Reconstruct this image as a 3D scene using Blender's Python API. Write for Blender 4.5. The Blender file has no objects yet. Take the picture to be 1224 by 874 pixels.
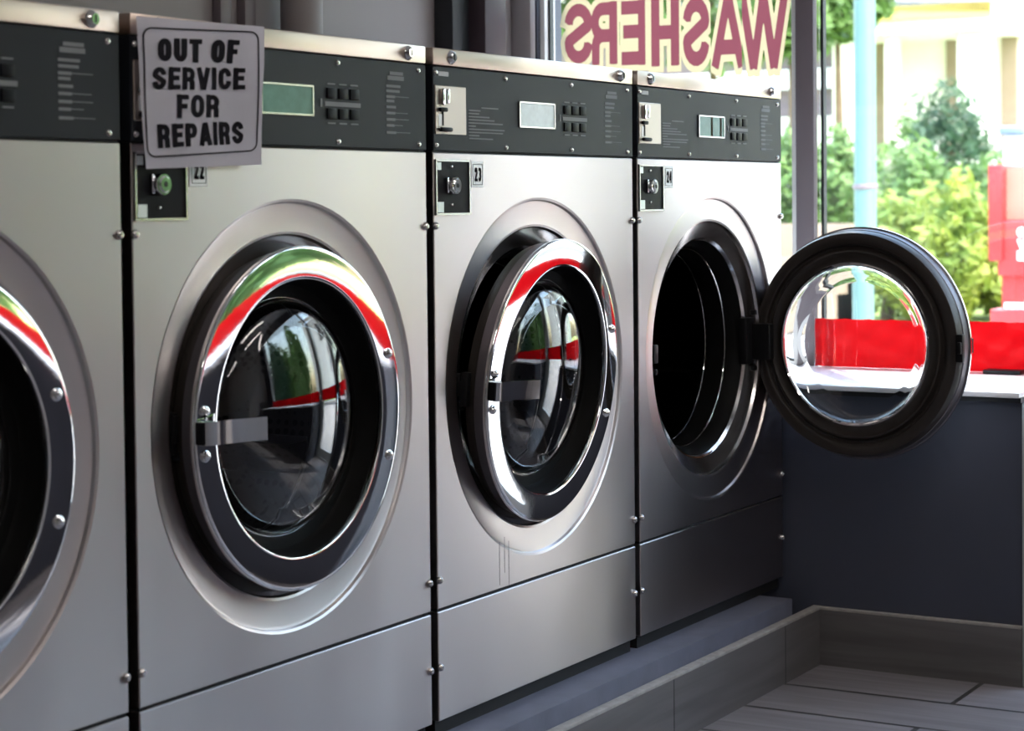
import bpy, bmesh, math, random
from mathutils import Vector, Matrix
random.seed(7)
S = 1.15                     # drawing units to metres
sc = bpy.context.scene
COL = sc.collection
PI = math.pi

# ------------------------------------------------------------------ camera maths
F, CYP = 2412.02, 318.076
CAM = Vector((-1.8172, -1.5876, .9362))
yaw, pit, rol = .5297, -.0315, -.0099
FW = Vector((math.cos(yaw)*math.cos(pit), math.sin(yaw)*math.cos(pit), math.sin(pit)))
RT = Vector((math.sin(yaw), -math.cos(yaw), 0)); UP = RT.cross(FW)
R2 = math.cos(rol)*RT + math.sin(rol)*UP
U2 = -math.sin(rol)*RT + math.cos(rol)*UP
def hit(px, py, ax, val):
    d = FW + R2*((px-612)/F) - U2*((py-CYP)/F)
    t = (val-CAM[ax])/d[ax]
    return CAM + d*t

# ------------------------------------------------------------------ materials
def nodes(m):
    m.use_nodes = True
    nt = m.node_tree
    return nt, nt.nodes, nt.links
def bsdf(m): return m.node_tree.nodes['Principled BSDF']
def mat(name, c, rough=.5, metal=0., noise=None, bump=None, **kw):
    m = bpy.data.materials.new(name); nt, N, L = nodes(m); b = bsdf(m)
    b.inputs['Base Color'].default_value = (*c, 1); b.inputs['Roughness'].default_value = rough
    b.inputs['Metallic'].default_value = metal
    for k, v in kw.items(): b.inputs[k].default_value = v
    if noise or bump:
        tc = N.new('ShaderNodeTexCoord'); mp = N.new('ShaderNodeMapping')
        L.new(tc.outputs['Object'], mp.inputs[0])
        nz = N.new('ShaderNodeTexNoise'); L.new(mp.outputs[0], nz.inputs['Vector'])
        sc_, amt = (noise if noise else (bump[0], 0))
        if isinstance(sc_, tuple): mp.inputs['Scale'].default_value = sc_; nz.inputs['Scale'].default_value = 1
        else: nz.inputs['Scale'].default_value = sc_
        nz.inputs['Detail'].default_value = 5
        if amt:
            r = N.new('ShaderNodeMapRange'); r.inputs[1].default_value = .25; r.inputs[2].default_value = .75
            r.inputs[3].default_value = 1-amt; r.inputs[4].default_value = 1+amt
            L.new(nz.outputs['Fac'], r.inputs[0])
            mx = N.new('ShaderNodeVectorMath'); mx.operation = 'SCALE'; mx.inputs[0].default_value = c
            L.new(r.outputs[0], mx.inputs['Scale']); L.new(mx.outputs[0], b.inputs['Base Color'])
        if bump:
            bp = N.new('ShaderNodeBump'); bp.inputs['Strength'].default_value = bump[1]; bp.inputs['Distance'].default_value = .01
            L.new(nz.outputs['Fac'], bp.inputs['Height']); L.new(bp.outputs[0], b.inputs['Normal'])
    return m

def brushed(name, c, rough, aniso, smudge=.08):
    m = mat(name, c, rough, 1.0); nt, N, L = nodes(m); b = bsdf(m)
    b.inputs['Anisotropic'].default_value = aniso
    tv = N.new('ShaderNodeCombineXYZ'); tv.inputs[2].default_value = 1; L.new(tv.outputs[0], b.inputs['Tangent'])
    tc = N.new('ShaderNodeTexCoord')
    mp = N.new('ShaderNodeMapping'); mp.inputs['Scale'].default_value = (2.5, 2.5, 420); L.new(tc.outputs['Object'], mp.inputs[0])
    g = N.new('ShaderNodeTexNoise'); g.inputs['Scale'].default_value = 1; g.inputs['Detail'].default_value = 3; L.new(mp.outputs[0], g.inputs['Vector'])
    mp2 = N.new('ShaderNodeMapping'); mp2.inputs['Scale'].default_value = (7, 7, 2.2); L.new(tc.outputs['Object'], mp2.inputs[0])
    s = N.new('ShaderNodeTexNoise'); s.inputs['Scale'].default_value = 1; s.inputs['Detail'].default_value = 1.5; L.new(mp2.outputs[0], s.inputs['Vector'])
    mr = N.new('ShaderNodeMapRange'); mr.interpolation_type = 'SMOOTHSTEP'; mr.inputs[1].default_value = .1; mr.inputs[2].default_value = .9
    mr.inputs[3].default_value = rough-smudge; mr.inputs[4].default_value = rough+smudge; L.new(s.outputs['Fac'], mr.inputs[0])
    L.new(mr.outputs[0], b.inputs['Roughness'])
    bp = N.new('ShaderNodeBump'); bp.inputs['Strength'].default_value = .035; bp.inputs['Distance'].default_value = .002
    L.new(g.outputs['Fac'], bp.inputs['Height'])
    bp2 = N.new('ShaderNodeBump'); bp2.inputs['Strength'].default_value = .05; bp2.inputs['Distance'].default_value = .02
    s2 = N.new('ShaderNodeTexNoise'); s2.inputs['Scale'].default_value = 3.2; s2.inputs['Detail'].default_value = 1; L.new(tc.outputs['Object'], s2.inputs['Vector'])
    L.new(s2.outputs['Fac'], bp2.inputs['Height']); L.new(bp.outputs[0], bp2.inputs['Normal']); L.new(bp2.outputs[0], b.inputs['Normal'])
    cr = N.new('ShaderNodeMapRange'); cr.inputs[1].default_value = .1; cr.inputs[2].default_value = .9; cr.inputs[3].default_value = .95; cr.inputs[4].default_value = 1.03
    L.new(s.outputs['Fac'], cr.inputs[0])
    mx = N.new('ShaderNodeVectorMath'); mx.operation = 'SCALE'; mx.inputs[0].default_value = c
    L.new(cr.outputs[0], mx.inputs['Scale']); L.new(mx.outputs[0], b.inputs['Base Color'])
    return m

M = {}
M['steel'] = brushed('brushed_steel', (.545, .49, .48), .33, .82, .05)
M['dish'] = brushed('polished_dish_steel', (.58, .55, .545), .16, .35, .03)
M['dark_steel'] = mat('dark_satin_steel', (.16, .15, .165), .38, .8)
M['strip'] = brushed('satin_strip', (.58, .475, .405), .34, .7, .04)
M['coin_metal'] = brushed('tan_coin_plate', (.46, .395, .345), .42, .5, .04)
M['chrome'] = mat('chrome', (.80, .80, .81), .045, 1.0, bump=(9, .02))
M['satin'] = mat('satin_metal', (.62, .60, .59), .24, 1.0)
M['case'] = mat('cabinet_steel', (.35, .34, .34), .4, 1.0)
M['black_metal'] = mat('black_metal', (.009, .009, .010), .4, .0, noise=(30, .2), **{'Specular IOR Level': .15})
M['black_gap'] = mat('black_recess', (.006, .006, .007), .7)
M['panel'] = mat('charcoal_panel', (.013, .015, .020), .45, 0., noise=(18, .08), **{'Specular IOR Level': .16})
M['rubber'] = mat('black_rubber', (.006, .006, .006), .5, noise=(40, .15), **{'Specular IOR Level': .06})
M['rubber_brown'] = mat('brown_black_rubber', (.024, .019, .016), .36, noise=(14, .25))  # browner and lighter than the plain black rubber
M['drum'] = None
M['print'] = mat('grey_print', (.19, .195, .205), .6, **{'Specular IOR Level': .2})
M['print_bright'] = mat('pale_print', (.42, .43, .44), .55)
M['key'] = mat('black_key', (.008, .008, .010), .4, **{'Specular IOR Level': .07})
M['lcd'] = mat('green_display', (.15, .30, .25), .2, noise=(60, .12), **{'Specular IOR Level': .25})
M['lcd_pale'] = mat('pale_display', (.72, .84, .86), .2, noise=(60, .1), **{'Specular IOR Level': .5})
M['paper'] = mat('white_paper', (.72, .70, .76), .75, noise=(6, .03), bump=(7, .12))
M['ink'] = mat('black_ink', (.012, .011, .014), .8, **{'Specular IOR Level': .03})
M['sticker'] = mat('white_sticker', (.86, .88, .90), .3, noise=(40, .03), IOR=2.1)
M['wall_dark'] = mat('slate_paint', (.050, .056, .082), .55, noise=(5, .08), bump=(90, .05))
M['plinth'] = mat('blue_grey_paint', (.105, .11, .15), .6, noise=(16, .14), bump=(60, .12))
M['wall'] = mat('mauve_grey_paint', (.25, .225, .23), .6, noise=(3, .05), bump=(80, .04))
M['wall_brown'] = mat('dark_maroon_paint', (.040, .026, .034), .5, noise=(6, .08))
M['ceiling'] = mat('ceiling_white', (.55, .54, .53), .8, noise=(20, .05))
M['mullion'] = mat('mauve_frame', (.16, .135, .15), .45, noise=(8, .05))
M['white_trim'] = mat('white_trim', (.80, .80, .79), .45, noise=(10, .03))
M['alu'] = mat('pale_aluminium', (.62, .66, .66), .35, .6, noise=(10, .04))
M['gasket_black'] = mat('black_gasket', (.012, .014, .018), .5)
M['counter'] = mat('white_laminate', (.84, .83, .86), .35, noise=(25, .02))
M['grout'] = mat('pale_grout', (.34, .32, .30), .8, noise=(50, .2))
M['rust'] = mat('rusty_metal', (.24, .085, .02), .7, .2, noise=(70, .5))
M['maroon'] = mat('maroon_letter_paint', (.115, .032, .042), .5, noise=(8, .04))
M['cream'] = mat('cream_outline_paint', (.30, .25, .155), .5, noise=(8, .04))
def backlit(m, w):
    nt, N, L = nodes(m); b = bsdf(m); c = tuple(b.inputs['Base Color'].default_value)
    tr = N.new('ShaderNodeBsdfTranslucent'); tr.inputs[0].default_value = c
    ms = N.new('ShaderNodeMixShader'); ms.inputs[0].default_value = w
    L.new(b.outputs[0], ms.inputs[1]); L.new(tr.outputs[0], ms.inputs[2]); L.new(ms.outputs[0], N['Material Output'].inputs[0])
backlit(M['maroon'], .9); backlit(M['cream'], .9)
M['post'] = mat('pale_teal_paint', (.10, .20, .19), .45, noise=(6, .05))
M['red_box'] = mat('red_painted_metal', (.42, .025, .028), .4, noise=(6, .05))
M['white_paint'] = mat('white_paint', (.85, .85, .83), .6, noise=(4, .03))
M['siding'] = mat('white_siding', (.80, .79, .76), .6, noise=((.5, .5, 30), .05))
M['tan'] = mat('tan_wall', (.26, .20, .15), .7, noise=(6, .08))
M['grey_roof'] = mat('grey_shingles', (.16, .165, .18), .8, noise=(14, .25))
M['yellow'] = mat('yellow_trim', (.80, .60, .18), .5, noise=(5, .04))
M['house_window'] = mat('house_window_glass', (.10, .09, .09), .1)
M['brown_house'] = mat('brown_grey_cladding', (.17, .13, .13), .7, noise=((.6, .6, 18), .12))
M['concrete'] = mat('pale_concrete', (.40, .385, .37), .8, noise=(4, .12), bump=(30, .1))
M['asphalt'] = mat('asphalt', (.12, .12, .125), .85, noise=(12, .2))
M['grass'] = mat('sunlit_grass', (.30, .38, .09), .9, noise=(9, .35), bump=(40, .4))
M['bark'] = mat('bark', (.13, .09, .06), .9, noise=(10, .3), bump=(20, .5))
M['blue_lid'] = mat('blue_grey_plastic', (.16, .22, .32), .5, noise=(10, .05))

def leaf_mat(name, c1, c2):
    m = mat(name, c1, .55); nt, N, L = nodes(m); b = bsdf(m)
    tc = N.new('ShaderNodeTexCoord'); nz = N.new('ShaderNodeTexNoise'); nz.inputs['Scale'].default_value = 2.2; nz.inputs['Detail'].default_value = 8
    L.new(tc.outputs['Object'], nz.inputs['Vector'])
    mr = N.new('ShaderNodeMapRange'); mr.inputs[1].default_value = .35; mr.inputs[2].default_value = .65; L.new(nz.outputs['Fac'], mr.inputs[0])
    mx = N.new('ShaderNodeMix'); mx.data_type = 'RGBA'; mx.inputs['A'].default_value = (*c1, 1); mx.inputs['B'].default_value = (*c2, 1)
    L.new(mr.outputs[0], mx.inputs['Factor']); L.new(mx.outputs['Result'], b.inputs['Base Color'])
    b.inputs['Subsurface Weight'].default_value = 0
    tr = N.new('ShaderNodeBsdfTranslucent'); L.new(mx.outputs['Result'], tr.inputs[0])
    ms = N.new('ShaderNodeMixShader'); ms.inputs[0].default_value = .35
    out = N['Material Output']; L.new(b.outputs[0], ms.inputs[1]); L.new(tr.outputs[0], ms.inputs[2]); L.new(ms.outputs[0], out.inputs[0])
    return m
M['leaf'] = leaf_mat('green_leaves', (.075, .155, .04), (.14, .25, .065))
M['leaf_dark'] = leaf_mat('dark_green_leaves', (.035, .085, .045), (.065, .13, .065))
M['leaf_yellow'] = leaf_mat('yellow_green_leaves', (.34, .37, .06), (.16, .27, .05))

def drum_mat():
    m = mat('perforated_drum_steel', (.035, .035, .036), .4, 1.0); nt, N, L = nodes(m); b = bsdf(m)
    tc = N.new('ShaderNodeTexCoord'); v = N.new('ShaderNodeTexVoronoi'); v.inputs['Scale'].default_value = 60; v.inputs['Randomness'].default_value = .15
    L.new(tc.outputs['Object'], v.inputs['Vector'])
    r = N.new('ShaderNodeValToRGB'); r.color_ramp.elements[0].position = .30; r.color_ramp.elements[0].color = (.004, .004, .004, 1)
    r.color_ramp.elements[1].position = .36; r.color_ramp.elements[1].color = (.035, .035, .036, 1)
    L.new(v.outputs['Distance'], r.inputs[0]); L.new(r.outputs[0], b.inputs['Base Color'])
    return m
M['drum'] = drum_mat()

def red_vinyl():
    m = mat('glossy_red_vinyl', (.62, .004, .010), .28, noise=(3, .05)); nt, N, L = nodes(m); b = bsdf(m)
    tc = N.new('ShaderNodeTexCoord'); nz = N.new('ShaderNodeTexNoise'); nz.inputs['Scale'].default_value = 6; nz.inputs['Distortion'].default_value = 1.2
    L.new(tc.outputs['Object'], nz.inputs['Vector'])
    bp = N.new('ShaderNodeBump'); bp.inputs['Strength'].default_value = .3; bp.inputs['Distance'].default_value = .03
    L.new(nz.outputs['Fac'], bp.inputs['Height']); L.new(bp.outputs[0], b.inputs['Normal'])
    tr = N.new('ShaderNodeBsdfTranslucent'); tr.inputs[0].default_value = (.60, .004, .008, 1)
    ms = N.new('ShaderNodeMixShader'); ms.inputs[0].default_value = .55
    L.new(b.outputs[0], ms.inputs[1]); L.new(tr.outputs[0], ms.inputs[2]); L.new(ms.outputs[0], N['Material Output'].inputs[0])
    return m
M['red_vinyl'] = red_vinyl()

def pane_glass(name, tint=(.96, .98, .98)):
    m = bpy.data.materials.new(name); nt, N, L = nodes(m)
    N.remove(bsdf(m))
    t = N.new('ShaderNodeBsdfTransparent'); t.inputs[0].default_value = (*tint, 1)
    g = N.new('ShaderNodeBsdfGlossy'); g.inputs['Roughness'].default_value = .0
    fr = N.new('ShaderNodeFresnel'); ge = N.new('ShaderNodeNewGeometry'); mr = N.new('ShaderNodeMapRange'); mr.inputs[3].default_value = 1.40; mr.inputs[4].default_value = 1/1.40
    L.new(ge.outputs['Backfacing'], mr.inputs[0]); L.new(mr.outputs[0], fr.inputs[0])   # same reflectance from both faces
    ms = N.new('ShaderNodeMixShader'); L.new(fr.outputs[0], ms.inputs[0]); L.new(t.outputs[0], ms.inputs[1]); L.new(g.outputs[0], ms.inputs[2])
    L.new(ms.outputs[0], N['Material Output'].inputs[0])
    return m
M['pane'] = pane_glass('window_glass')
def real_glass():
    m = bpy.data.materials.new('door_glass'); nt, N, L = nodes(m); b = bsdf(m)
    b.inputs['Base Color'].default_value = (.97, .98, .98, 1); b.inputs['Roughness'].default_value = 0
    b.inputs['IOR'].default_value = 1.47; b.inputs['Transmission Weight'].default_value = 1
    return m
M['glass'] = real_glass()

def plank_mat(name, col, rot, rowh, width, off, origin, mortar=.006, mcol=(.03, .028, .028)):
    m = mat(name, col, .5); nt, N, L = nodes(m); b = bsdf(m)
    tc = N.new('ShaderNodeTexCoord')
    mp = N.new('ShaderNodeMapping'); mp.vector_type = 'POINT'
    mp.inputs['Location'].default_value = origin; mp.inputs['Rotation'].default_value = (0, 0, rot)
    L.new(tc.outputs['Object'], mp.inputs[0])
    br = N.new('ShaderNodeTexBrick'); L.new(mp.outputs[0], br.inputs['Vector'])
    br.inputs['Scale'].default_value = 1; br.inputs['Row Height'].default_value = rowh; br.inputs['Brick Width'].default_value = width
    br.inputs['Mortar Size'].default_value = mortar; br.inputs['Mortar Smooth'].default_value = .1; br.offset = off; br.squash = 1
    a = [c*.90 for c in col]; d = [c*1.10 for c in col]
    br.inputs['Color1'].default_value = (*a, 1); br.inputs['Color2'].default_value = (*d, 1); br.inputs['Mortar'].default_value = (*mcol, 1)
    mp2 = N.new('ShaderNodeMapping'); mp2.inputs['Scale'].default_value = (2.2, 34, 34); L.new(mp.outputs[0], mp2.inputs[0])
    nz = N.new('ShaderNodeTexNoise'); nz.inputs['Scale'].default_value = 1; nz.inputs['Detail'].default_value = 6; nz.inputs['Distortion'].default_value = .6
    L.new(mp2.outputs[0], nz.inputs['Vector'])
    mr = N.new('ShaderNodeMapRange'); mr.inputs[1].default_value = .25; mr.inputs[2].default_value = .75; mr.inputs[3].default_value = .72; mr.inputs[4].default_value = 1.22
    L.new(nz.outputs['Fac'], mr.inputs[0])
    mx = N.new('ShaderNodeVectorMath'); mx.operation = 'SCALE'; L.new(br.outputs['Color'], mx.inputs[0]); L.new(mr.outputs[0], mx.inputs['Scale'])
    L.new(mx.outputs[0], b.inputs['Base Color'])
    bp = N.new('ShaderNodeBump'); bp.inputs['Strength'].default_value = .25; bp.inputs['Distance'].default_value = .004; bp.invert = True
    L.new(br.outputs['Fac'], bp.inputs['Height']); L.new(bp.outputs[0], b.inputs['Normal'])
    return m

# ------------------------------------------------------------------ object helpers
def link(name, me, material, parent=None, loc=(0, 0, 0)):
    o = bpy.data.objects.new(name, me); COL.objects.link(o)
    if material is not None: me.materials.append(material)
    if parent is not None: o.parent = parent
    o.location = Vector(loc)*S
    return o
class MB:
    """collects shapes into one mesh (drawing units, relative to origin)"""
    def __init__(s, origin=(0, 0, 0)): s.bm = bmesh.new(); s.o = Vector(origin)
    def box(s, x0, x1, y0, y1, z0, z1, bev=0., seg=2):
        r = bmesh.ops.create_cube(s.bm, size=1)
        vs = r['verts']
        for v in vs: v.co = Vector(((x0+x1)/2+v.co.x*(x1-x0), (y0+y1)/2+v.co.y*(y1-y0), (z0+z1)/2+v.co.z*(z1-z0)))
        if bev:
            es = list({e for v in vs for e in v.link_edges})
            bmesh.ops.bevel(s.bm, geom=es, offset=bev, segments=seg, profile=.5, affect='EDGES')
        return s
    def lathe(s, prof, cx, cz, axis='y', seg=96, closed=False, cy=0):
        """prof [(r, t)]; axis y: centre (cx, cz) t along y; axis z: centre (cx, cy) t is z"""
        rings = []
        for r, t in prof:
            ring = []
            if r < 1e-6:
                co = (cx, t, cz) if axis == 'y' else ((cx, cy, t) if axis == 'z' else (t, cy, cz))
                v = s.bm.verts.new(co); ring = [v]*seg
            else:
                for i in range(seg):
                    a = 2*PI*i/seg
                    co = (cx+r*math.cos(a), t, cz+r*math.sin(a)) if axis == 'y' else ((cx+r*math.cos(a), cy+r*math.sin(a), t) if axis == 'z' else (t, cy+r*math.cos(a), cz+r*math.sin(a)))
                    ring.append(s.bm.verts.new(co))
            rings.append(ring)
        n = len(rings)
        for k in range(n if closed else n-1):
            A, B = rings[k], rings[(k+1) % n]
            for i in range(seg):
                j = (i+1) % seg
                vs = []
                for v in (A[i], A[j], B[j], B[i]):
                    if v not in vs: vs.append(v)
                if len(vs) > 2:
                    try: s.bm.faces.new(vs)
                    except ValueError: pass
        return s
    def cyl(s, c, r, h, axis='y', seg=16, bev=0.):
        x, y, z = c
        if axis == 'y': p = [(0, y), (r-bev, y), (r, y+bev), (r, y+h), (0, y+h)]; return s.lathe(p, x, z, 'y', seg)
        if axis == 'x': p = [(0, x), (r-bev, x), (r, x+bev), (r, x+h), (0, x+h)]; return s.lathe(p, 0, z, 'x', seg, cy=y)
        p = [(0, z), (r-bev, z), (r, z+bev), (r, z+h), (0, z+h)]; return s.lathe(p, x, 0, 'z', seg, cy=y)
    def poly(s, pts):
        return s.bm.faces.new([s.bm.verts.new(p) for p in pts])
    def prism(s, pts, d):
        """extrude polygon pts (3D) by vector d"""
        d = Vector(d); a = [s.bm.verts.new(p) for p in pts]; b = [s.bm.verts.new(Vector(p)+d) for p in pts]
        n = len(a); s.bm.faces.new(a); s.bm.faces.new(b[::-1])
        for i in range(n): s.bm.faces.new([a[i], b[i], b[(i+1) % n], a[(i+1) % n]])
        return s
    def tube(s, pts, r, seg=10):
        pts = [Vector(p) for p in pts]; rings = []
        for i, p in enumerate(pts):
            t = (pts[min(i+1, len(pts)-1)]-pts[max(i-1, 0)]).normalized()
            u = t.orthogonal().normalized() if i == 0 else (u - t*u.dot(t)).normalized()
            w = t.cross(u); rr = r[i] if isinstance(r, (list, tuple)) else r
            rings.append([s.bm.verts.new(p+u*rr*math.cos(2*PI*k/seg)+w*rr*math.sin(2*PI*k/seg)) for k in range(seg)])
        for A, B in zip(rings, rings[1:]):
            for k in range(seg): s.bm.faces.new([A[k], A[(k+1) % seg], B[(k+1) % seg], B[k]])
        s.bm.faces.new(rings[0][::-1]); s.bm.faces.new(rings[-1])
        return s
    def build(s, name, material, parent=None, loc=(0, 0, 0), smooth=35, recalc=True):
        if recalc: bmesh.ops.recalc_face_normals(s.bm, faces=s.bm.faces)
        for v in s.bm.verts: v.co = (v.co - s.o)*S
        me = bpy.data.meshes.new(name); s.bm.to_mesh(me); s.bm.free()
        if smooth:
            me.polygons.foreach_set('use_smooth', [True]*len(me.polygons))
            me.set_sharp_from_angle(angle=math.radians(smooth))
        return link(name, me, material, parent, loc)
def tag(o, label=None, cat=None, group=None, kind=None):
    if label: o['label'] = label
    if cat: o['category'] = cat
    if group: o['group'] = group
    if kind: o['kind'] = kind
    return o
def empty(name, loc):
    o = bpy.data.objects.new(name, None); COL.objects.link(o); o.location = Vector(loc)*S; o.empty_display_size = .1
    return o
def struct(name, mb, m): return tag(mb.build(name, m), kind='structure')
def copy_tree(o, parent=None):
    c = o.copy(); COL.objects.link(c)
    if parent is not None: c.parent = parent
    for ch in o.children: copy_tree(ch, c)
    return c

# ------------------------------------------------------------------ block lettering
def arc(cx, cy, rx, ry, a0, a1, n=10):
    return [(cx+rx*math.cos(math.radians(a0+(a1-a0)*i/n)), cy+ry*math.sin(math.radians(a0+(a1-a0)*i/n))) for i in range(n+1)]
# each glyph: advance-free unit box; strokes are centre lines, h = half stroke in x, k = half stroke in y
def glyph(ch, h, k):
    L_, R_, B_, T_ = h, 1-h, k, 1-k; m = .5
    rx, ry = (R_-L_)/2, min((T_-B_)/2, .27)
    if ch == 'O':
        return [(arc(.5, T_-ry, rx, ry, 0, 180)+arc(.5, B_+ry, rx, ry, 180, 360), True)]
    if ch == 'U': return [([(L_, 1)]+arc(.5, B_+ry, rx, ry, 180, 360)+[(R_, 1)], False)]
    if ch == 'T': return [([(0, T_), (1, T_)], False), ([(.5, T_), (.5, 0)], False)]
    if ch == 'F': return [([(L_, 0), (L_, 1)], False), ([(L_, T_), (1, T_)], False), ([(L_, .5), (.86, .5)], False)]
    if ch == 'E': return [([(L_, 0), (L_, 1)], False), ([(L_, T_), (1, T_)], False), ([(L_, .52), (.92, .52)], False), ([(L_, B_), (1, B_)], False)]
    if ch == 'H': return [([(L_, 0), (L_, 1)], False), ([(R_, 0), (R_, 1)], False), ([(L_, .5), (R_, .5)], False)]
    if ch == 'I': return [([(.5, 0), (.5, 1)], False)]
    if ch == 'V': return [([(L_*.8, 1), (.5, 0), (1-L_*.8, 1)], False)]
    if ch == 'A': return [([(L_*.8, 0), (.5, 1)], False), ([(1-L_*.8, 0), (.5, 1)], False), ([(.2, .28), (.8, .28)], False)]
    if ch == 'W': return [([(h*.8, 1), (.29, 0)], False), ([(.29, 0), (.5, 1)], False), ([(.5, 1), (.71, 0)], False), ([(.71, 0), (1-h*.8, 1)], False)]
    if ch == 'C': return [(arc(.5, T_-ry, rx, ry, 0, 180)+arc(.5, B_+ry, rx, ry, 180, 360), False)]
    if ch in 'PR':
        q = (T_-.46)/2; cy = T_-q
        s = [([(L_, 0), (L_, 1)], False), ([(L_, T_), (.55, T_)]+arc(.55, cy, R_-.55, q, 90, -90)+[(L_, .46)], False)]
        if ch == 'R': s.append(([(.55, .46)]+arc(.55, .30, R_-.58, .16, 90, 0, 5)+[(R_-.02, 0)], False))
        return s
    if ch == 'S':
        q = (T_-.5)/2
        return [(arc(.5, T_-ry*.9, rx, ry*.9, 5, 180, 9)+[(L_+.02, .62), (.5, .5), (R_-.02, .38)]+arc(.5, B_+ry*.9, rx, ry*.9, 0, -175, 9), False)]
    if ch == '2': return [(arc(.5, T_-.25, rx, .25-.0, 175, -20, 10)+[(L_, B_), (1, B_)], False)]
    if ch == '3': return [(arc(.5, T_-.21, rx, .21, 160, -90, 9), False), (arc(.5, B_+.23, rx, .23, 90, -160, 9), False)]
    if ch == '4': return [([(.72, 0), (.72, 1)], False), ([(.72, 1-k*.5), (.06, .30)], False), ([(.03, .30), (1, .30)], False)]
    return []
def strokes_mesh(mb, strokes, h, k, fmap, d, asp=1.0, grow=0.):
    """lay strokes as flat ribbons with thickness d; unit box -> fmap(u, v); asp = width/height of the box in space"""
    for n_, (pts, closed) in enumerate(strokes):
        P = [Vector((p[0]*asp, p[1])) for p in pts]
        w = h*asp+grow
        if grow and not closed:
            P[0] = P[0]+(P[0]-P[1]).normalized()*grow; P[-1] = P[-1]+(P[-1]-P[-2]).normalized()*grow
        n = len(P); Lp, Rp = [], []
        for i in range(n):
            a = P[(i-1) % n] if (closed or i > 0) else None
            b = P[(i+1) % n] if (closed or i < n-1) else None
            if closed and a is not None and (P[i]-a).length < 1e-6: a = P[(i-2) % n]
            if closed and b is not None and (b-P[i]).length < 1e-6: b = P[(i+2) % n]
            t1 = (P[i]-a).normalized() if a is not None else None
            t2 = (b-P[i]).normalized() if b is not None else None
            t1 = t1 or t2; t2 = t2 or t1
            n1 = Vector((-t1.y, t1.x)); n2 = Vector((-t2.y, t2.x)); nn = (n1+n2)
            if nn.length < .3: nn = n1
            nn.normalize(); den = max(nn.dot(n1), .45)
            Lp.append(P[i]+nn*w/den); Rp.append(P[i]-nn*w/den)
        V = []
        dv = Vector(d)*(1+.04*n_)
        for a, b in zip(Lp, Rp):
            A3 = fmap(a.x/asp, a.y); B3 = fmap(b.x/asp, b.y)
            V.append([mb.bm.verts.new(A3), mb.bm.verts.new(B3), mb.bm.verts.new(A3+dv), mb.bm.verts.new(B3+dv)])
        m = n if closed else n-1
        for i in range(m):
            a, b = V[i], V[(i+1) % n]
            for q in ((a[2], a[3], b[3], b[2]), (a[0], b[0], b[1], a[1]), (a[0], a[2], b[2], b[0]), (a[1], b[1], b[3], a[3])):
                try: mb.bm.faces.new(q)
                except ValueError: pass
        if not closed:
            for q in ((V[0][0], V[0][1], V[0][3], V[0][2]), (V[-1][0], V[-1][2], V[-1][3], V[-1][1])): mb.bm.faces.new(q)
class Letters:
    """makes one mesh per character, all under one parent"""
    def __init__(s, name, m, parent, origin): s.a = (name, m, parent); s.o = origin
    def __call__(s): return MB(s.o)
    def done(s, mb): mb.build(*s.a, smooth=0, recalc=False)
def film(mb, strokes, w, asp, fmap, lo, hi, u0, u1, v0, v1, nu=64, nv=96):
    """flat paint film where lo < distance to the strokes < hi, cut from a fine grid"""
    segs = []
    for pts, closed in strokes:
        P = [Vector((p[0]*asp, p[1])) for p in pts]; n = len(P)
        for i in range(n if closed else n-1):
            a, b = P[i], P[(i+1) % n]
            if (b-a).length > 1e-6: segs.append((a, (b-a).normalized(), (b-a).length, (not closed) and i == 0, (not closed) and i == n-2))
    def dist(x, y):
        best = 9.
        for a, t, l, fa, fb in segs:
            q = Vector((x, y))-a; al = q.dot(t); pe = abs(q.x*t.y-q.y*t.x)
            if al < 0: d = max(pe, -al+w) if fa else q.length
            elif al > l: d = max(pe, al-l+w) if fb else math.hypot(pe, al-l)
            else: d = pe
            if d < best: best = d
        return best
    us = [u0+(u1-u0)*i/nu for i in range(nu+1)]; vs = [v0+(v1-v0)*j/nv for j in range(nv+1)]
    D = [[dist(u*asp, v) for v in vs] for u in us]
    cache = {}
    def clip(poly, lim, sgn):
        out = []
        for k in range(len(poly)):
            (pa, da), (pb, db) = poly[k], poly[(k+1) % len(poly)]
            ia, ib = sgn*(da-lim) <= 0, sgn*(db-lim) <= 0
            if ia: out.append((pa, da))
            if ia != ib:
                t = (lim-da)/(db-da); out.append(((pa[0]+(pb[0]-pa[0])*t, pa[1]+(pb[1]-pa[1])*t), lim))
        return out
    for i in range(nu):
        for j in range(nv):
            ds = (D[i][j], D[i+1][j], D[i+1][j+1], D[i][j+1])
            if min(ds) > hi or max(ds) < lo: continue
            poly = [((us[i], vs[j]), ds[0]), ((us[i+1], vs[j]), ds[1]), ((us[i+1], vs[j+1]), ds[2]), ((us[i], vs[j+1]), ds[3])]
            poly = clip(poly, hi, 1)
            if len(poly) > 2 and lo > 0: poly = clip(poly, lo, -1)
            if len(poly) < 3: continue
            fv = []
            for (p, d) in poly:
                key = (round(p[0], 6), round(p[1], 6))
                if key not in cache: cache[key] = mb.bm.verts.new(fmap(*p))
                if cache[key] not in fv: fv.append(cache[key])
            if len(fv) > 2:
                try: mb.bm.faces.new(fv)
                except ValueError: pass
def quadmap(tl, tr, br, bl):
    return lambda u, v: (tl*(1-u)+tr*u)*v + (bl*(1-u)+br*u)*(1-v)
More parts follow.
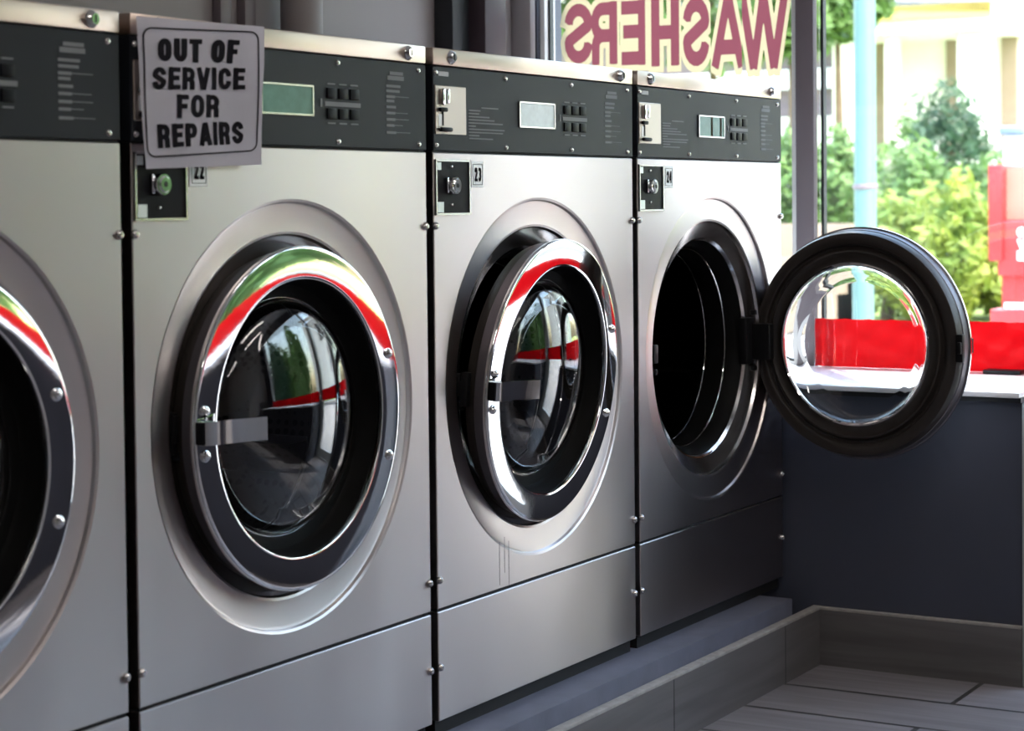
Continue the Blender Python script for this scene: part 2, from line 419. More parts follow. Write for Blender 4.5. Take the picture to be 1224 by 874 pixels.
def text_line(mk, txt, fmap, asp_line, d, sw, widths=None, gap=.12, grow=0.):
    """sw = stroke thickness in units of letter height; asp_line = line width / height"""
    W_ = [(widths or {}).get(c, 1.) for c in txt]
    tot = sum(W_)+gap*(len(txt)-1); x = 0
    for c, w in zip(txt, W_):
        if c != ' ':
            u0, u1 = x/tot, (x+w)/tot
            asp = (u1-u0)*asp_line; h = min(sw/2/asp, .5)
            mb = mk(); film(mb, glyph(c, h, sw/2), sw/2, asp, lambda u, v, u0=u0, u1=u1: fmap(u0+u*(u1-u0), v), -1, sw/2, -.03, 1.03, -.02, 1.02, 30, 44); mk.done(mb)
        x += w+gap

# ================================================================== SETTING
XG, YB, XL, YF, ZC = 2.40, .85, -3.3, -3.5, 2.35
YM0, YM1, YM2 = hit(975, 60, 0, XG).y, hit(953, 60, 0, XG).y, hit(647, 40, 0, XG).y   # window post and far jamb
ZR0, ZR1 = hit(1215, 447, 0, XG-.012).z, hit(1215, 385.5, 0, XG-.012).z                # red strip
ZCT = .5655
fl = MB(); fl.box(XL-.1, XG+.12, YF-.1, YB+.1, -.12, 0)
M['floor'] = plank_mat('grey_wood_tile_floor', (.225, .21, .225), PI/2, .19*S, .62*S, .36, (0, 0, 0))
floor = struct('floor', fl, M['floor'])
# put joints where they lie: plank rows run along Y, first joint row at X=1.79, butt joint at Y=-.41
mpn = [n for n in M['floor'].node_tree.nodes if n.type == 'MAPPING'][0]
mpn.inputs['Rotation'].default_value = (0, 0, -PI/2)
mpn.inputs['Location'].default_value = (.41*S, 1.79*S, 0)   # tuned below
struct('ceiling', MB().box(XL-.1, XG+.12, YF-.1, YB+.1, ZC, ZC+.1), M['ceiling'])
struct('wall_back', MB().box(XL-.1, XG+.12, YB, YB+.1, 0, ZC), M['wall'])
struct('wall_left', MB().box(XL-.1, XL, YF, YB, 0, ZC), M['wall'])
struct('wall_front', MB().box(XL-.1, XG+.12, YF-.1, YF, 0, ZC), M['wall'])
# window wall: sill walls, header, end piers
wr = MB()
wr.box(1.985, XG+.10, -.487, YB, 0, .545)                 # low wall below the first windows
wr.box(XG-.02, XG+.10, YM2, YB, .545, ZC)                 # pier in the far corner
wr.box(XG-.02, XG+.10, YF, YM2, 1.86, ZC)                 # header
wr.box(1.985, XG+.10, -3.20, -1.12, 0, .545)              # low wall beyond the door
wr.box(XG-.02, XG+.10, YF, -3.201, 0, 1.86)
struct('wall_right', wr, M['wall_dark'])

def window(name, y0, y1, z0, z1, slim=False):
    fr = MB(); x0, x1 = XG-.005, XG+.045
    if not slim: fr.box(x0, x1, y1-.012, y1, z0, z1)
    fr.box(x0, x1, y0, y0+.012, z0, z1)
    fr.box(x0, x1, y0+.012, y1-.012, z0, z0+.012); fr.box(x0, x1, y0+.012, y1-.012, z1-.012, z1)
    o = struct(name, fr, M['white_trim'])
    MB().box(XG+.018, XG+.024, y0+.012, y1-(0 if slim else .012), z0+.012, z1-.012).build('glass_pane', M['pane'], o, smooth=0)
    g = MB()
    for y in (y0+.012, (hit(984, 60, 0, XG+.012).y if slim else y1-.018)): g.box(XG+.012, XG+.030, y, y+.006, z0+.012, z1-.012)
    for z in (z0+.012, z1-.018): g.box(XG+.012, XG+.030, y0+.018, y1-.018, z, z+.006)
    g.build('glazing_bead', M['gasket_black'], o)
    return o
window('window_1', YM1, YM2, ZCT-.006, 1.86)
window('window_2', -.50, YM0, ZCT-.006, 1.86, True)
window('window_3', -3.20, -1.13, ZCT-.006, 1.86)
struct('trim_1', MB().box(XG-.014, XG+.010, YM0, YM1, ZCT-.006, 1.86, .003), M['mullion'])
struct('trim_2', MB().box(XG-.03, XG+.06, -.565, -.50, .0, 1.86, .003), M['alu'])
struct('trim_3', MB().box(XG-.03, XG+.06, -1.13, -1.07, .0, 1.86, .003), M['alu'])
struct('trim_4', MB().box(1.978, 1.999, -.505, -.487, .0, .545, .002), M['alu'])
# glazed entrance door between the windows
dr = MB()
dr.box(XG, XG+.04, -.615, -.565, .01, 1.85); dr.box(XG, XG+.04, -1.07, -1.02, .01, 1.85)
dr.box(XG, XG+.04, -1.02, -.615, .01, .09); dr.box(XG, XG+.04, -1.02, -.615, 1.78, 1.85)
d1 = struct('door_1', dr, M['alu'])
MB().box(XG+.016, XG+.022, -1.02, -.615, .09, 1.78).build('glass_pane', M['pane'], d1, smooth=0)
hb = MB(); hb.tube([(XG, -.64, .80), (XG-.05, -.64, .80), (XG-.05, -.64, 1.0), (XG, -.64, 1.0)], .009)
hb.build('door_handle', M['chrome'], d1)

# painted slab below the row, tile skirting in front of it and along the low wall
struct('plinth', MB().box(XL, 1.875, -.060, .80, 0, .150, .003), M['plinth'])
tb = MB(); tb.box(XL, 1.983, -.0775, -.061, 0, .112)
M['tile_x'] = plank_mat('grey_wood_tile_skirting', (.125, .118, .118), 0, .5*S, .495*S, 0., (-1.30*S, .25*S, 0), .003)
struct('baseboard_back', tb, M['tile_x'])
struct('trim_5', MB().box(XL, 1.983, -.0785, -.060, .112, .118, .001), M['grout'])
tb = MB(); tb.box(1.972, 1.985, -.487, -.0775, 0, .112)
M['tile_y'] = plank_mat('grey_wood_tile_return', (.125, .118, .118), PI/2, 2*S, 3*S, 0., (1*S, 1*S, 0), .003)
struct('baseboard_right', tb, M['tile_y'])
struct('trim_6', MB().box(1.971, 1.985, -.487, -.0775, .112, .117, .001), M['grout'])

# things on the back wall above the row
pp = MB(); pp.cyl((1.43, .79, 1.0), .042, 1.35, 'z', 24); pp.cyl((1.43, .79, 1.9), .05, .03, 'z', 24)
tag(pp.build('wall_pipe', M['wall']), 'thick mauve-grey vertical pipe on the wall behind the out of service washer', 'pipe')
for i, px in enumerate((265, 294)):
    x = hit(px, 10, 1, .84).x
    o = MB().box(x-.018, x+.018, .828, .85, 1.0, ZC, .004).build('conduit', M['mullion'])
    tag(o, ['narrow dark vertical conduit above the paper sign, farther from the thick pipe', 'narrow dark vertical conduit between its twin and the thick pipe'][i], 'conduit', 'conduits on the back wall')
x0 = hit(541, 10, 1, .80).x; x1 = hit(561, 10, 1, .80).x
tag(MB().box(x0, x1, .80, .85, .9, ZC, .004).build('channel', M['gasket_black']), 'black vertical channel on the back wall near the window corner', 'channel')
x2 = hit(605, 10, 1, .76).x
tag(MB().box(x1+.003, x2, .76, .85, .9, ZC, .004).build('duct', M['wall_brown']), 'dark maroon boxed-in duct between the black channel and the window', 'duct')
struct('trim_7', MB().box(XG-.05, XG-.02, YM2, YM2+.06, ZCT, ZC, .012), M['wall'])

# counter, red vinyl strip, black thing on counter
ct = MB(); ct.box(1.960, XG-.006, -.487, -.006, ZCT-.0105, ZCT, .002); ct.box(1.987, XG-.006, -.006, YM2-.002, ZCT-.0105, ZCT)
o = ct.build('countertop', M['counter']); tag(o, 'white laminate countertop on the dark low wall under the window', 'countertop')
struct('counter_strip', MB().box(1.972, 1.990, -.487, -.006, .545, ZCT-.0105), M['gasket_black'])  # thin black strip under the front edge of the counter
ct = MB(); ct.box(1.960, XG-.022, -3.19, -1.135, .546, ZCT, .003)
o = ct.build('countertop', M['counter']); tag(o, 'white countertop out of frame beyond the glazed door', 'countertop')
def vinyl(y0, y1, name_label, zc0, zc1):
    mb = MB(); n = 60; A, B = [], []
    x = XG-.012
    rows = 7
    grid = []
    for i in range(n+1):
        y = y0+(y1-y0)*i/n
        col = []
        for j in range(rows):
            t = j/(rows-1)
            zz = zc0+(zc1-zc0)*t
            if j == rows-1: zz += .0006*math.sin(i*1.1)+.0005*math.sin(i*2.3)
            col.append(mb.bm.verts.new((x-.003+.0022*math.sin(i*.9+j*1.7)+.0018*math.sin(i*.37-j*2.1), y, zz)))
        grid.append(col)
    for i in range(n):
        for j in range(rows-1): mb.bm.faces.new([grid[i][j], grid[i+1][j], grid[i+1][j+1], grid[i][j+1]])
    bmesh.ops.solidify(mb.bm, geom=list(mb.bm.faces), thickness=.0025)
    o = mb.build('vinyl_banner', M['red_vinyl'], smooth=60)
    tag(o, name_label, 'banner', 'red vinyl strips along the windows')
vinyl(-.498, YM0-.002, 'glossy red vinyl strip along the window bottom behind the open round door', ZCT+.001, ZR1)
vinyl(-1.065, -.568, 'red vinyl strip across the glazed entrance door', ZCT+.001, ZR1)
vinyl(-3.19, -1.135, 'red vinyl strip along the window beyond the entrance door', ZCT+.001, ZR1)
a = hit(1176, 447, 0, XG-.05).y; b = hit(1221, 447, 0, XG-.05).y
tag(MB().box(XG-.06, XG-.02, b, a, ZCT, ZCT+.009, .002).build('flat_case', M['gasket_black']), 'thin black flat case lying on the white countertop against the red strip', 'case')

# ================================================================== WASHER
W = .66; CX, CZ = .3214, .6588; RD = .285
ZT, ZS, ZP, ZM, ZB = 1.1637, 1.1374, 1.0124, .3376, .1731
O = (W/2, 0, .150)
def mb(): return MB(O)
E0, E1 = .0095, W-.0095
def make_washer():
    root = empty('washing_machine', (0, 0, 0))
    # cabinet: body with base frame, open front toward the port
    c = mb()
    c.box(E0+.004, E0+.008, .055, .74, ZB+.01, ZT-.006); c.box(E1-.008, E1-.004, .055, .74, ZB+.01, ZT-.006)
    c.box(E0+.008, E1-.008, .735, .74, ZB+.01, ZT-.006); c.box(E0+.008, E1-.008, .055, .735, ZB+.01, ZB+.016)
    c.build('cabinet', M['case'], root)
    f = mb()
    f.box(E0+.002, E0+.016, .003, .056, ZB, ZT-.003); f.box(E1-.016, E1-.002, .003, .056, ZB, ZT-.003)
    f.box(E0+.016, E1-.016, .004, .056, ZP-.006, ZP+.004); f.box(E0+.016, E1-.016, .004, .056, ZM-.008, ZM+.006)
    f.build('side_frame', M['black_gap'], root)
    b = mb(); b.box(E0+.004, E1-.004, .010, .72, .150, ZB+.012)
    b.build('base_frame', M['black_gap'], root)
    # front panel with pressed dish, thickness folded back at the rim
    p = mb(); bm = p.bm; n = 96
    prof = [(RD, 0), (.2815, .0015), (.2795, .0055), (.2755, .0068), (.2425, .0085), (.2390, .0098), (.2365, .0150), (.2335, .0165), (.2080, .0255), (.2030, .0300), (.2010, .048)]
    x0, x1, z0, z1 = E0, E1, ZM+.002, ZP-.002
    angs = sorted([2*PI*i/n for i in range(n)])
    rect = []
    for a in angs:
        dx, dz = math.cos(a), math.sin(a); ts = []
        if dx > 1e-9: ts.append((x1-CX)/dx)
        if dx < -1e-9: ts.append((x0-CX)/dx)
        if dz > 1e-9: ts.append((z1-CZ)/dz)
        if dz < -1e-9: ts.append((z0-CZ)/dz)
        t = min(ts); rect.append([CX+dx*t, CZ+dz*t])
    for cxx, czz in ((x0, z0), (x1, z0), (x0, z1), (x1, z1)):      # snap the nearest ray to each corner
        i = min(range(n), key=lambda i: (rect[i][0]-cxx)**2+(rect[i][1]-czz)**2); rect[i] = [cxx, czz]
    back = [bm.verts.new((q[0], .014, q[1])) for q in rect]
    rim = [bm.verts.new((q[0], 0.0012, q[1])) for q in rect]
    ins = [bm.verts.new((q[0]+(-.0012 if q[0] > CX else .0012)*(abs(q[0]-x0) < 1e-6 or abs(q[0]-x1) < 1e-6), 0, q[1]+(-.0012 if q[1] > CZ else .0012)*(abs(q[1]-z0) < 1e-6 or abs(q[1]-z1) < 1e-6))) for q in rect]
    rings = [back, rim, ins]
    for r, y in prof: rings.append([bm.verts.new((CX+r*math.cos(a), y, CZ+r*math.sin(a))) for a in angs])
    for A, B in zip(rings, rings[1:]):
        for i in range(n): bm.faces.new([A[i], A[(i+1) % n], B[(i+1) % n], B[i]])
    for f_ in bm.faces:
        if all((v.co.x-CX)**2+(v.co.z-CZ)**2 < .2400**2 for v in f_.verts): f_.material_index = 1
    p.build('front_panel', M['steel'], root, smooth=16).data.materials.append(M['dish'])
    k = mb(); k.box(E0, E1, 0, .016, ZB, ZM-.003, .0012, 1)
    k.build('kick_panel', M['steel'], root)
    t = mb(); t.box(E0, E1, -.002, .70, ZS+.0008, ZT, .0025)
    tl = t.build('top_cap', M['strip'], root)
    for x in (.057, .602):
        l = mb(); l.lathe([(0, -.0095), (.0062, -.0095), (.0075, -.0085), (.0095, -.005), (.0105, -.0035), (.0105, -.002)], x, 1.1510, seg=24)
        lk = l.build('lock', M['chrome'], tl, smooth=25)
    for x in (.057, .602):
        s = mb(); s.box(x-.0012, x+.0012, -.0099, -.0093, 1.1466, 1.1554); s.build('keyway', M['black_gap'], tl)
    c = mb(); c.box(E0, E1, -.001, .03, ZP+.0008, ZS-.0006, .0012, 1)
    cp = c.build('control_panel', M['panel'], root)
    for x in (.017, .218, .430, .630):
        for z in (ZP+.009, ZS-.010):
            s = mb(); s.lathe([(0, -.0042), (.0024, -.0038), (.0040, -.0022), (.0043, -.001)], x, z, seg=12); s.build('screw', M['satin'], cp)
    # coin slot plate
    s = mb(); s.box(.0135, .099, -.0028, .0, 1.037, 1.109, .001, 1); s.build('coin_plate', M['coin_metal'], cp)
    s = mb(); s.box(.026, .034, -.0085, -.0028, 1.080, 1.104, .0015); s.box(.039, .046, -.0085, -.0028, 1.082, 1.104, .0015); s.build('coin_slot', M['chrome'], cp)
    s = mb(); s.box(.020, .040, -.0085, -.0028, 1.070, 1.0765, .002); s.box(.030, .034, -.004, -.0028, 1.050, 1.070); s.box(.021, .052, -.0095, -.0028, 1.041, 1.0475, .0025); s.box(.034, .0385, -.004, -.0028, 1.0805, 1.103)
    s.build('coin_return', M['key'], cp)
    s = mb(); s.box(.021, .030, -.0033, -.0028, 1.049, 1.067); s.build('coin_chute', M['sticker'], cp)
    # display
    s = mb(); x0, x1, z0, z1 = .257, .372, 1.0535, 1.0945
    s.box(x0, x1, -.0035, -.0005, z0, z0+.0025); s.box(x0, x1, -.0035, -.0005, z1-.0025, z1); s.box(x0, x0+.003, -.0035, -.0005, z0, z1); s.box(x1-.003, x1, -.0035, -.0005, z0, z1)
    dp = s.build('display', M['satin'], cp)
    s = mb(); s.box(x0+.003, x1-.003, -.0022, -.0008, z0+.0025, z1-.0025); s.build('screen', M['lcd'], dp)
    # keypad
    kp = mb()
    kp.box(.399, .483, -.0018, -.0009, 1.0685, 1.0745)
    for i in range(3):
        for z in (1.0455, 1.0985): kp.box(.405+.027*i, .423+.027*i, -.0018, -.0009, z-.001, z+.001)
    kp.box(.389, .3925, -.0018, -.0009, 1.067, 1.078)
    kp = kp.build('keypad', M['print'], cp)
    for j in range(2):
        for i in range(3):
            kk = mb(); x = .403+.027*i; z = (1.051, 1.0785)[j]; kk.box(x, x+.021, -.0035, -.0009, z, z+.0145, .001); kk.build('key', M['key'], kp)
    # printed instructions: lines of print too small to read
    pr = mb(); rnd = random.Random(3)
    for i in range(11):
        z = 1.080-i*.0047; ln = (.05, .034, .03, .06, .075, .10, .02, .105, .10, .03, .07)[i]
        st = .145 if i == 0 else .108
        pr.box(st, st+ln, -.0016, -.0009, z-.0011, z+.0009)
    pr.build('instructions', M['print'], cp)
    pr = mb(); pr.box(.556, .590, -.0016, -.0009, 1.118, 1.1225); pr.box(.550, .592, -.0016, -.0009, 1.1105, 1.1165)
    for i, (z, w_, u_) in enumerate([(1.102, .036, 0), (1.095, .034, 0), (1.087, .022, .05), (1.081, .02, 0), (1.0725, .024, 0), (1.064, .022, .046), (1.055, .022, .05), (1.0465, .02, .03), (1.0365, .024, .052)]):
        pr.box(.547, .547+w_, -.0016, -.0009, z-.0018, z+.0018)
        if u_: pr.box(.547+w_, .547+w_+u_*.7, -.0016, -.0009, z-.0001, z+.0009)
    pr.build('cycle_chart', M['print'], cp)
    s = mb(); s.box(.024, .052, -.0018, -.0009, 1.1225, 1.1295, .0005, 1); s.build('rating_label', M['print_bright'], cp)
    # coin box recess with lock
    cb = mb(); x0, x1, z0, z1 = .0120, .108, .9185, 1.0005
    cb.box(x0, x1, -.0035, .0, z0, z0+.003); cb.box(x0, x1, -.0035, .0, z1-.003, z1); cb.box(x0, x0+.003, -.0035, 0, z0, z1); cb.box(x1-.003, x1, -.0035, 0, z0, z1)
    cb = cb.build('coin_box', M['satin'], root)
    s = mb(); s.box(x0+.003, x1-.003, -.0016, -.0004, z0+.003, z1-.003); s.build('coin_drawer', M['key'], cb)
    s = mb(); s.lathe([(0, -.014), (.0085, -.014), (.0105, -.012), (.0125, -.012), (.0135, -.010), (.0135, -.0016)], .055, .962, seg=24)
    s.box(.040, .0445, -.006, -.0016, .951, .974, .001); s.build('coin_lock', M['chrome'], cb, smooth=30)
    s = mb(); s.lathe([(0, -.0144), (.0034, -.0144), (.0034, -.0139)], .055, .962, seg=12); s.build('keyhole', M['black_gap'], cb)
    s = mb(); s.box(.0175, .034, -.0024, -.0016, .9225, .938); s.build('guide_tab', M['alu'], cb)
    s = mb(); s.box(.0175, .028, -.0024, -.0016, .985, .996); s.build('guide_tab', M['alu'], cb)
    for z in (.934, .990):
        s = mb(); s.lathe([(0, -.0045), (.0018, -.0038), (.0024, -.0016)], .056, z, seg=10); s.build('rivet', M['satin'], cb)
    # number plate
    s = mb(); x0, x1, z0, z1 = .1145, .150, .9595, .9985
    s.box(x0, x1, -.0012, 0, z0, z1, .0006, 1); st = s.build('number_sticker', M['sticker'], root)
    s = mb(); q = .0038
    r = [(x0+q, z0+q), (x1-q, z0+q), (x1-q, z1-q), (x0+q, z1-q)]; t_ = .0007
    s.box(x0+q, x1-q, -.0016, -.0011, z0+q, z0+q+t_); s.box(x0+q, x1-q, -.0016, -.0011, z1-q-t_, z1-q); s.box(x0+q, x0+q+t_, -.0016, -.0011, z0+q, z1-q); s.box(x1-q-t_, x1-q, -.0016, -.0011, z0+q, z1-q)
    s.build('border', M['ink'], st)
    # panel edge screws
    for x in (.0125, W-.0150):
        for z in (.9030, .3820, .2530):
            s = mb(); s.lathe([(0, -.0062), (.003, -.006), (.0052, -.0042), (.0062, -.0012), (.0062, 0)], x, z, seg=14); s.build('screw', M['satin'], root)
    # port: gasket, drum, lips, hinge block, latch
    g = mb(); g.lathe([(.2075, .0262), (.2035, .034), (.199, .042), (.199, .10), (.190, .105), (.1865, .085), (.1885, .056), (.196, .040)], CX, CZ, closed=True); g.build('port_gasket', M['rubber'], root)
    g = mb()
    for r, y, t_ in ((.1875, .062, .0016), (.1830, .102, .0014)):
        g.lathe([(r+t_*math.cos(a*PI/4), y+t_*math.sin(a*PI/4)) for a in range(8)], CX, CZ, closed=True)
    g.build('port_lip', M['chrome'], root)
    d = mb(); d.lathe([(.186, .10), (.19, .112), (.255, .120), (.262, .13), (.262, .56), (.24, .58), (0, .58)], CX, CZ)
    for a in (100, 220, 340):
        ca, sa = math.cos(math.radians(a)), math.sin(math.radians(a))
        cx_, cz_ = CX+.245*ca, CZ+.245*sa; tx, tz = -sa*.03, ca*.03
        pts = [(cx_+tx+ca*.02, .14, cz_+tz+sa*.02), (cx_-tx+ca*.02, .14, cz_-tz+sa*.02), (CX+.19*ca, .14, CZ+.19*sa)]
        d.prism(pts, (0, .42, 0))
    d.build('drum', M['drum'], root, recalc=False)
    return root
RP = lambda r: -.019+.85*(r-.206)**2
HX, HY = CX+.230, .035            # hinge axis in washer space
def make_door(root):
    """everything relative to the hinge axis; closed centre at (-.232, z)"""
    cx, cz = CX, CZ-.0022
    o = (HX, HY, O[2])
    loc = (HX-O[0], HY, 0)
    d = MB(o)
    face = [(r, RP(r)) for r in [.1838+.0395*i/14 for i in range(15)]]
    prof = [(.1850, .006), (.1818, -.012), (.1818, -.0165), (.1825, -.0180)]+face+[(.2246, -.0181), (.2256, -.0165), (.2260, -.0140), (.2258, -.0115)]
    d.lathe(prof, cx, cz, seg=128)
    door = d.build('door', M['chrome'], root, loc, smooth=30)
    g = MB(o)                     # dark side band, rubber back ring with groove, inner cone to the glass
    g.lathe([(.2195, .0040), (.2185, .0120), (.2165, .0190), (.2145, .0240), (.2110, .0255), (.1960, .0265), (.1930, .0250), (.1905, .0185), (.1870, .0175), (.1835, .0205), (.1815, .0250), (.1780, .0260), (.1745, .0240), (.1650, .0215), (.1580, .0225)], cx, cz, seg=112, closed=False)
    g.build('door_gasket', M['rubber_brown'], door, smooth=40)
    g = MB(o); g.lathe([(.2254, -.0118), (.2225, -.0100), (.2205, .0060), (.2180, .0080)], cx, cz, seg=112)
    g.build('rim_band', M['dark_steel'], door, smooth=40)
    g = MB(o); g.lathe([(.1835, -.0135), (.1815, -.0090), (.1780, .0120), (.1740, .0165), (.1620, .0180), (.1590, .0190), (.1590, .0215)], cx, cz, seg=112)
    g.build('inner_bezel', M['rubber'], door, smooth=40)
    r_ = MB(o); r_.lathe([(.1592, .0230), (.1575, .0258), (.1545, .0262), (.1520, .0240), (.1545, .0229)], cx, cz, seg=96, closed=True)
    r_.build('glass_rim', M['chrome'], door, smooth=40)
    gl = MB(o)
    cap = lambda r, ya, R_: ya+R_-math.sqrt(R_*R_-r*r)
    rs_ = [.122*math.sin(PI/2*i/12) for i in range(13)]
    outer = [(.1588, .0205), (.1552, .0195), (.1535, .0160), (.1505, .0090), (.1450, .0020), (.1360, -.0035)]+[(r, cap(r, -.0255, .42)) for r in rs_[::-1]]
    inner = [(r, cap(r, -.0212, .416)) for r in rs_[:-1]]+[(.1222, -.0025), (.1335, .0010), (.1412, .0055), (.1462, .0110), (.1490, .0170), (.1512, .0230), (.1588, .0235)]
    gl.lathe(outer+inner, cx, cz, seg=112, closed=True)
    gl.build('door_glass', M['glass'], door, smooth=60)
    # strap handle on the left side of the ring
    h = MB(o); zc = cz+.002
    hp = [(-.2185, -.0190), (-.2185, -.0300), (-.2120, -.0345), (-.1980, -.0360), (-.1800, -.0400), (-.1600, -.0470), (-.1450, -.0535), (-.1345, -.0585)]
    tk = .004; hw = .0145
    top = []
    for i, (x, y) in enumerate(hp):
        a = Vector(hp[max(i-1, 0)]); b = Vector(hp[min(i+1, len(hp)-1)]); t_ = (b-a).normalized(); nn = Vector((-t_.y, t_.x))
        top.append((Vector((x, y))+nn*tk/2, Vector((x, y))-nn*tk/2))
    V = [[h.bm.verts.new((cx+q.x, q.y, zc+s_*hw)) for q in pr_ for s_ in (-1, 1)] for pr_ in top]
    for A, B in zip(V, V[1:]):
        for i, j in ((0, 1), (1, 3), (3, 2), (2, 0)): h.bm.faces.new([A[i], A[j], B[j], B[i]])
    h.bm.faces.new([V[0][0], V[0][1], V[0][3], V[0][2]]); h.bm.faces.new([V[-1][0], V[-1][1], V[-1][3], V[-1][2]])
    bmesh.ops.bevel(h.bm, geom=[e for e in h.bm.edges if e.is_boundary is False and abs(e.verts[0].co.z-e.verts[1].co.z) < 1e-6 and e.calc_face_angle(0) > 1], offset=.001, segments=2, affect='EDGES')
    h.build('door_handle', M['chrome'], door, smooth=40)
    h = MB(o); h.box(cx-.2235, cx-.1995, -.0300, -.0165, zc-.0140, zc+.0140, .002); h.build('handle_block', M['key'], door)
    for a, r in ((172.5, .2085), (187.5, .2085), (20, .2080), (-20, .2080)):
        a = math.radians(a); x, z = cx+r*math.cos(a), cz+r*math.sin(a); y = RP(r)
        s = MB(o); s.lathe([(0, y-.0062), (.0028, y-.006), (.0052, y-.0046), (.0062, y-.002), (.0074, y-.0014), (.0074, y+.001)], x, z, seg=16); s.build('bolt', M['chrome'], door)
    # hinge arm, catch on the free side
    k = MB(o)
    k.box(cx+.1720, HX+.006, .0235, HY+.010, cz-.036, cz+.036, .004)
    k.cyl((HX, HY, cz-.048), .0095, .096, 'z', 16, .002)
    k.build('hinge_arm', M['black_metal'], door)
    k = MB(o); k.box(cx-.2262, cx-.2120, .0160, .0285, cz-.0260, cz+.0260, .002); k.box(cx-.2255, cx-.2185, .0280, .0360, cz-.010, cz+.012, .002)
    k.build('door_catch', M['black_metal'], door)
    return door
proto = make_washer()
make_door(proto)
# hinge bracket and latch on the cabinet
s = mb(); s.box(HX-.012, HX+.016, .012, .054, CZ-.060, CZ-.050, .002); s.box(HX-.012, HX+.016, .012, .054, CZ+.050, CZ+.060, .002)
s.box(HX-.002, HX+.016, .040, .056, CZ-.060, CZ+.060, .002); s.box(CX+.192, HX+.010, .0170, .0340, CZ-.046, CZ+.046, .003); s.build('hinge_bracket', M['black_metal'], proto)
s = mb(); s.box(CX-.2245, CX-.2075, .0130, .0330, CZ-.014, CZ+.020, .002); s.build('latch', M['black_metal'], proto)
s = mb(); s.cyl((CX-.2145, .013, CZ-.030), .006, .014, 'y', 14, .001); s.build('latch_pin', M['black_metal'], proto)

LAB = ['dim stainless steel washer cut off by the left edge of the photo',
       'stainless steel washer with the paper repair sign taped over its control panel, door shut',
       'bright stainless steel washer numbered 23 with its round door standing slightly ajar',
       'stainless steel washer at the window end with its round door swung wide open']
machines = []
for i in range(4):
    m_ = proto if i == 0 else copy_tree(proto)
    m_.location = Vector(((i-1)*W+W/2, 0, O[2]))*S
    tag(m_, LAB[i], 'washing machine', 'washers standing in a row')
    machines.append(m_)
def child(o, n): return [c for c in o.children if c.name.split('.')[0] == n][0]
for i, deg in enumerate((0, 0, 2.1, 83.8)):
    dd = child(machines[i], 'door'); dd.rotation_euler = (math.radians((0, 0, 4.6, 0)[i]), 0, math.radians(deg))
    pv = Vector((0, 0, CZ-O[2]))*S                     # the hinge height stays put when the ajar door sags forward
    dd.location = dd.location + pv - dd.rotation_euler.to_matrix() @ pv
# numbers, one per washer
for i, num in enumerate(('21', '22', '23', '24')):
    x0, x1, z0, z1 = .1225, .142, .9685, .9895
    text_line(Letters('digit', M['ink'], child(machines[i], 'number_sticker'), O), num, quadmap(Vector((x0, -.0018, z1)), Vector((x1, -.0018, z1)), Vector((x1, -.0018, z0)), Vector((x0, -.0018, z0))), .93, (0, -.0004, 0), .2, gap=.25)
# screens differ a little: third one pale, fourth with cream bars
sc3 = child(child(machines[2], 'control_panel'), 'display')
scr = child(sc3, 'screen'); scr.data = scr.data.copy(); scr.data.materials[0] = M['lcd_pale']
sc4 = child(child(machines[3], 'control_panel'), 'display')
for x in (.312, .352):
    s = mb(); s.box(x, x+.0065, -.0029, -.0022, 1.056, 1.092); s.build('display_bar', M['cream'], sc4)
# rusty lip at the bottom of the open port
s = mb()
rs = []
for i in range(25):
    a = math.radians(-118+42*i/24)
    rs.append([s.bm.verts.new((CX+r*math.cos(a), y, CZ+r*math.sin(a))) for r, y in ((.2068, .0252), (.2025, .0335), (.1980, .0418))])
for A, B in zip(rs, rs[1:]):
    for q in (0, 1): s.bm.faces.new([A[q], A[q+1], B[q+1], B[q]])
bmesh.ops.solidify(s.bm, geom=list(s.bm.faces), thickness=.0008)
tag(s.build('rust_patch', M['rust'], machines[3]))

# dark water streaks below the ajar door
M['streak'] = mat('dried_water_streak', (.10, .085, .08), .5, .6)
for px, z0_, z1_ in ((597, .345, .412), (603, .362, .418), (608, .340, .410)):
    x = hit(px, 660, 1, 0).x-W
    s = mb(); s.prism([(x-.0007, -.00025, z1_), (x+.0007, -.00025, z1_), (x+.0004, -.00025, z0_), (x-.0004, -.00025, z0_)], (0, .0002, 0)); s.build('water_streak', M['streak'], machines[2], smooth=0)

# ================================================================== PAPER SIGN
YS = -.0125
def fp(px, py, y=YS): return hit(px, py, 1, y)
tl, tr, br, bl = fp(163, 19), fp(316, 32), fp(310, 197), fp(175, 202)
def bend(u, v):
    """offset of the paper from its plane: pinched fold across the middle, corners lifting"""
    return .0022*abs(v-.52)**.8 + .0016*math.exp(-abs(v-.52)/.035) - .0030*max(0, u-.75)*4*(1-abs(v-.5)) - .0025*max(0, .25-v)*4*(.4+u) + .0009*math.sin(9*u+4*v)
sx = MB(); nx, ny = 30, 34; G = []
qm = quadmap(tl, tr, br, bl)
def pp_(u, v):
    q = qm(u, v).copy(); q.x += .0035*math.sin(PI*v)*(-1 if u < .5 else 1)*0 - (.003*math.exp(-((v-.5)/.18)**2) if u > .97 else 0) + (.004*(v-.5) if False else 0)
    q.y += bend(u, v); return q
for i in range(nx+1): G.append([sx.bm.verts.new(pp_(i/nx, j/ny)) for j in range(ny+1)])
for i in range(nx):
    for j in range(ny): sx.bm.faces.new([G[i][j], G[i+1][j], G[i+1][j+1], G[i][j+1]])
bmesh.ops.solidify(sx.bm, geom=list(sx.bm.faces), thickness=.0004)
sign = sx.build('paper_sign', M['paper'], smooth=60)
tag(sign, 'creased white paper sign with bold black out of service lettering taped to a washer', 'sign')
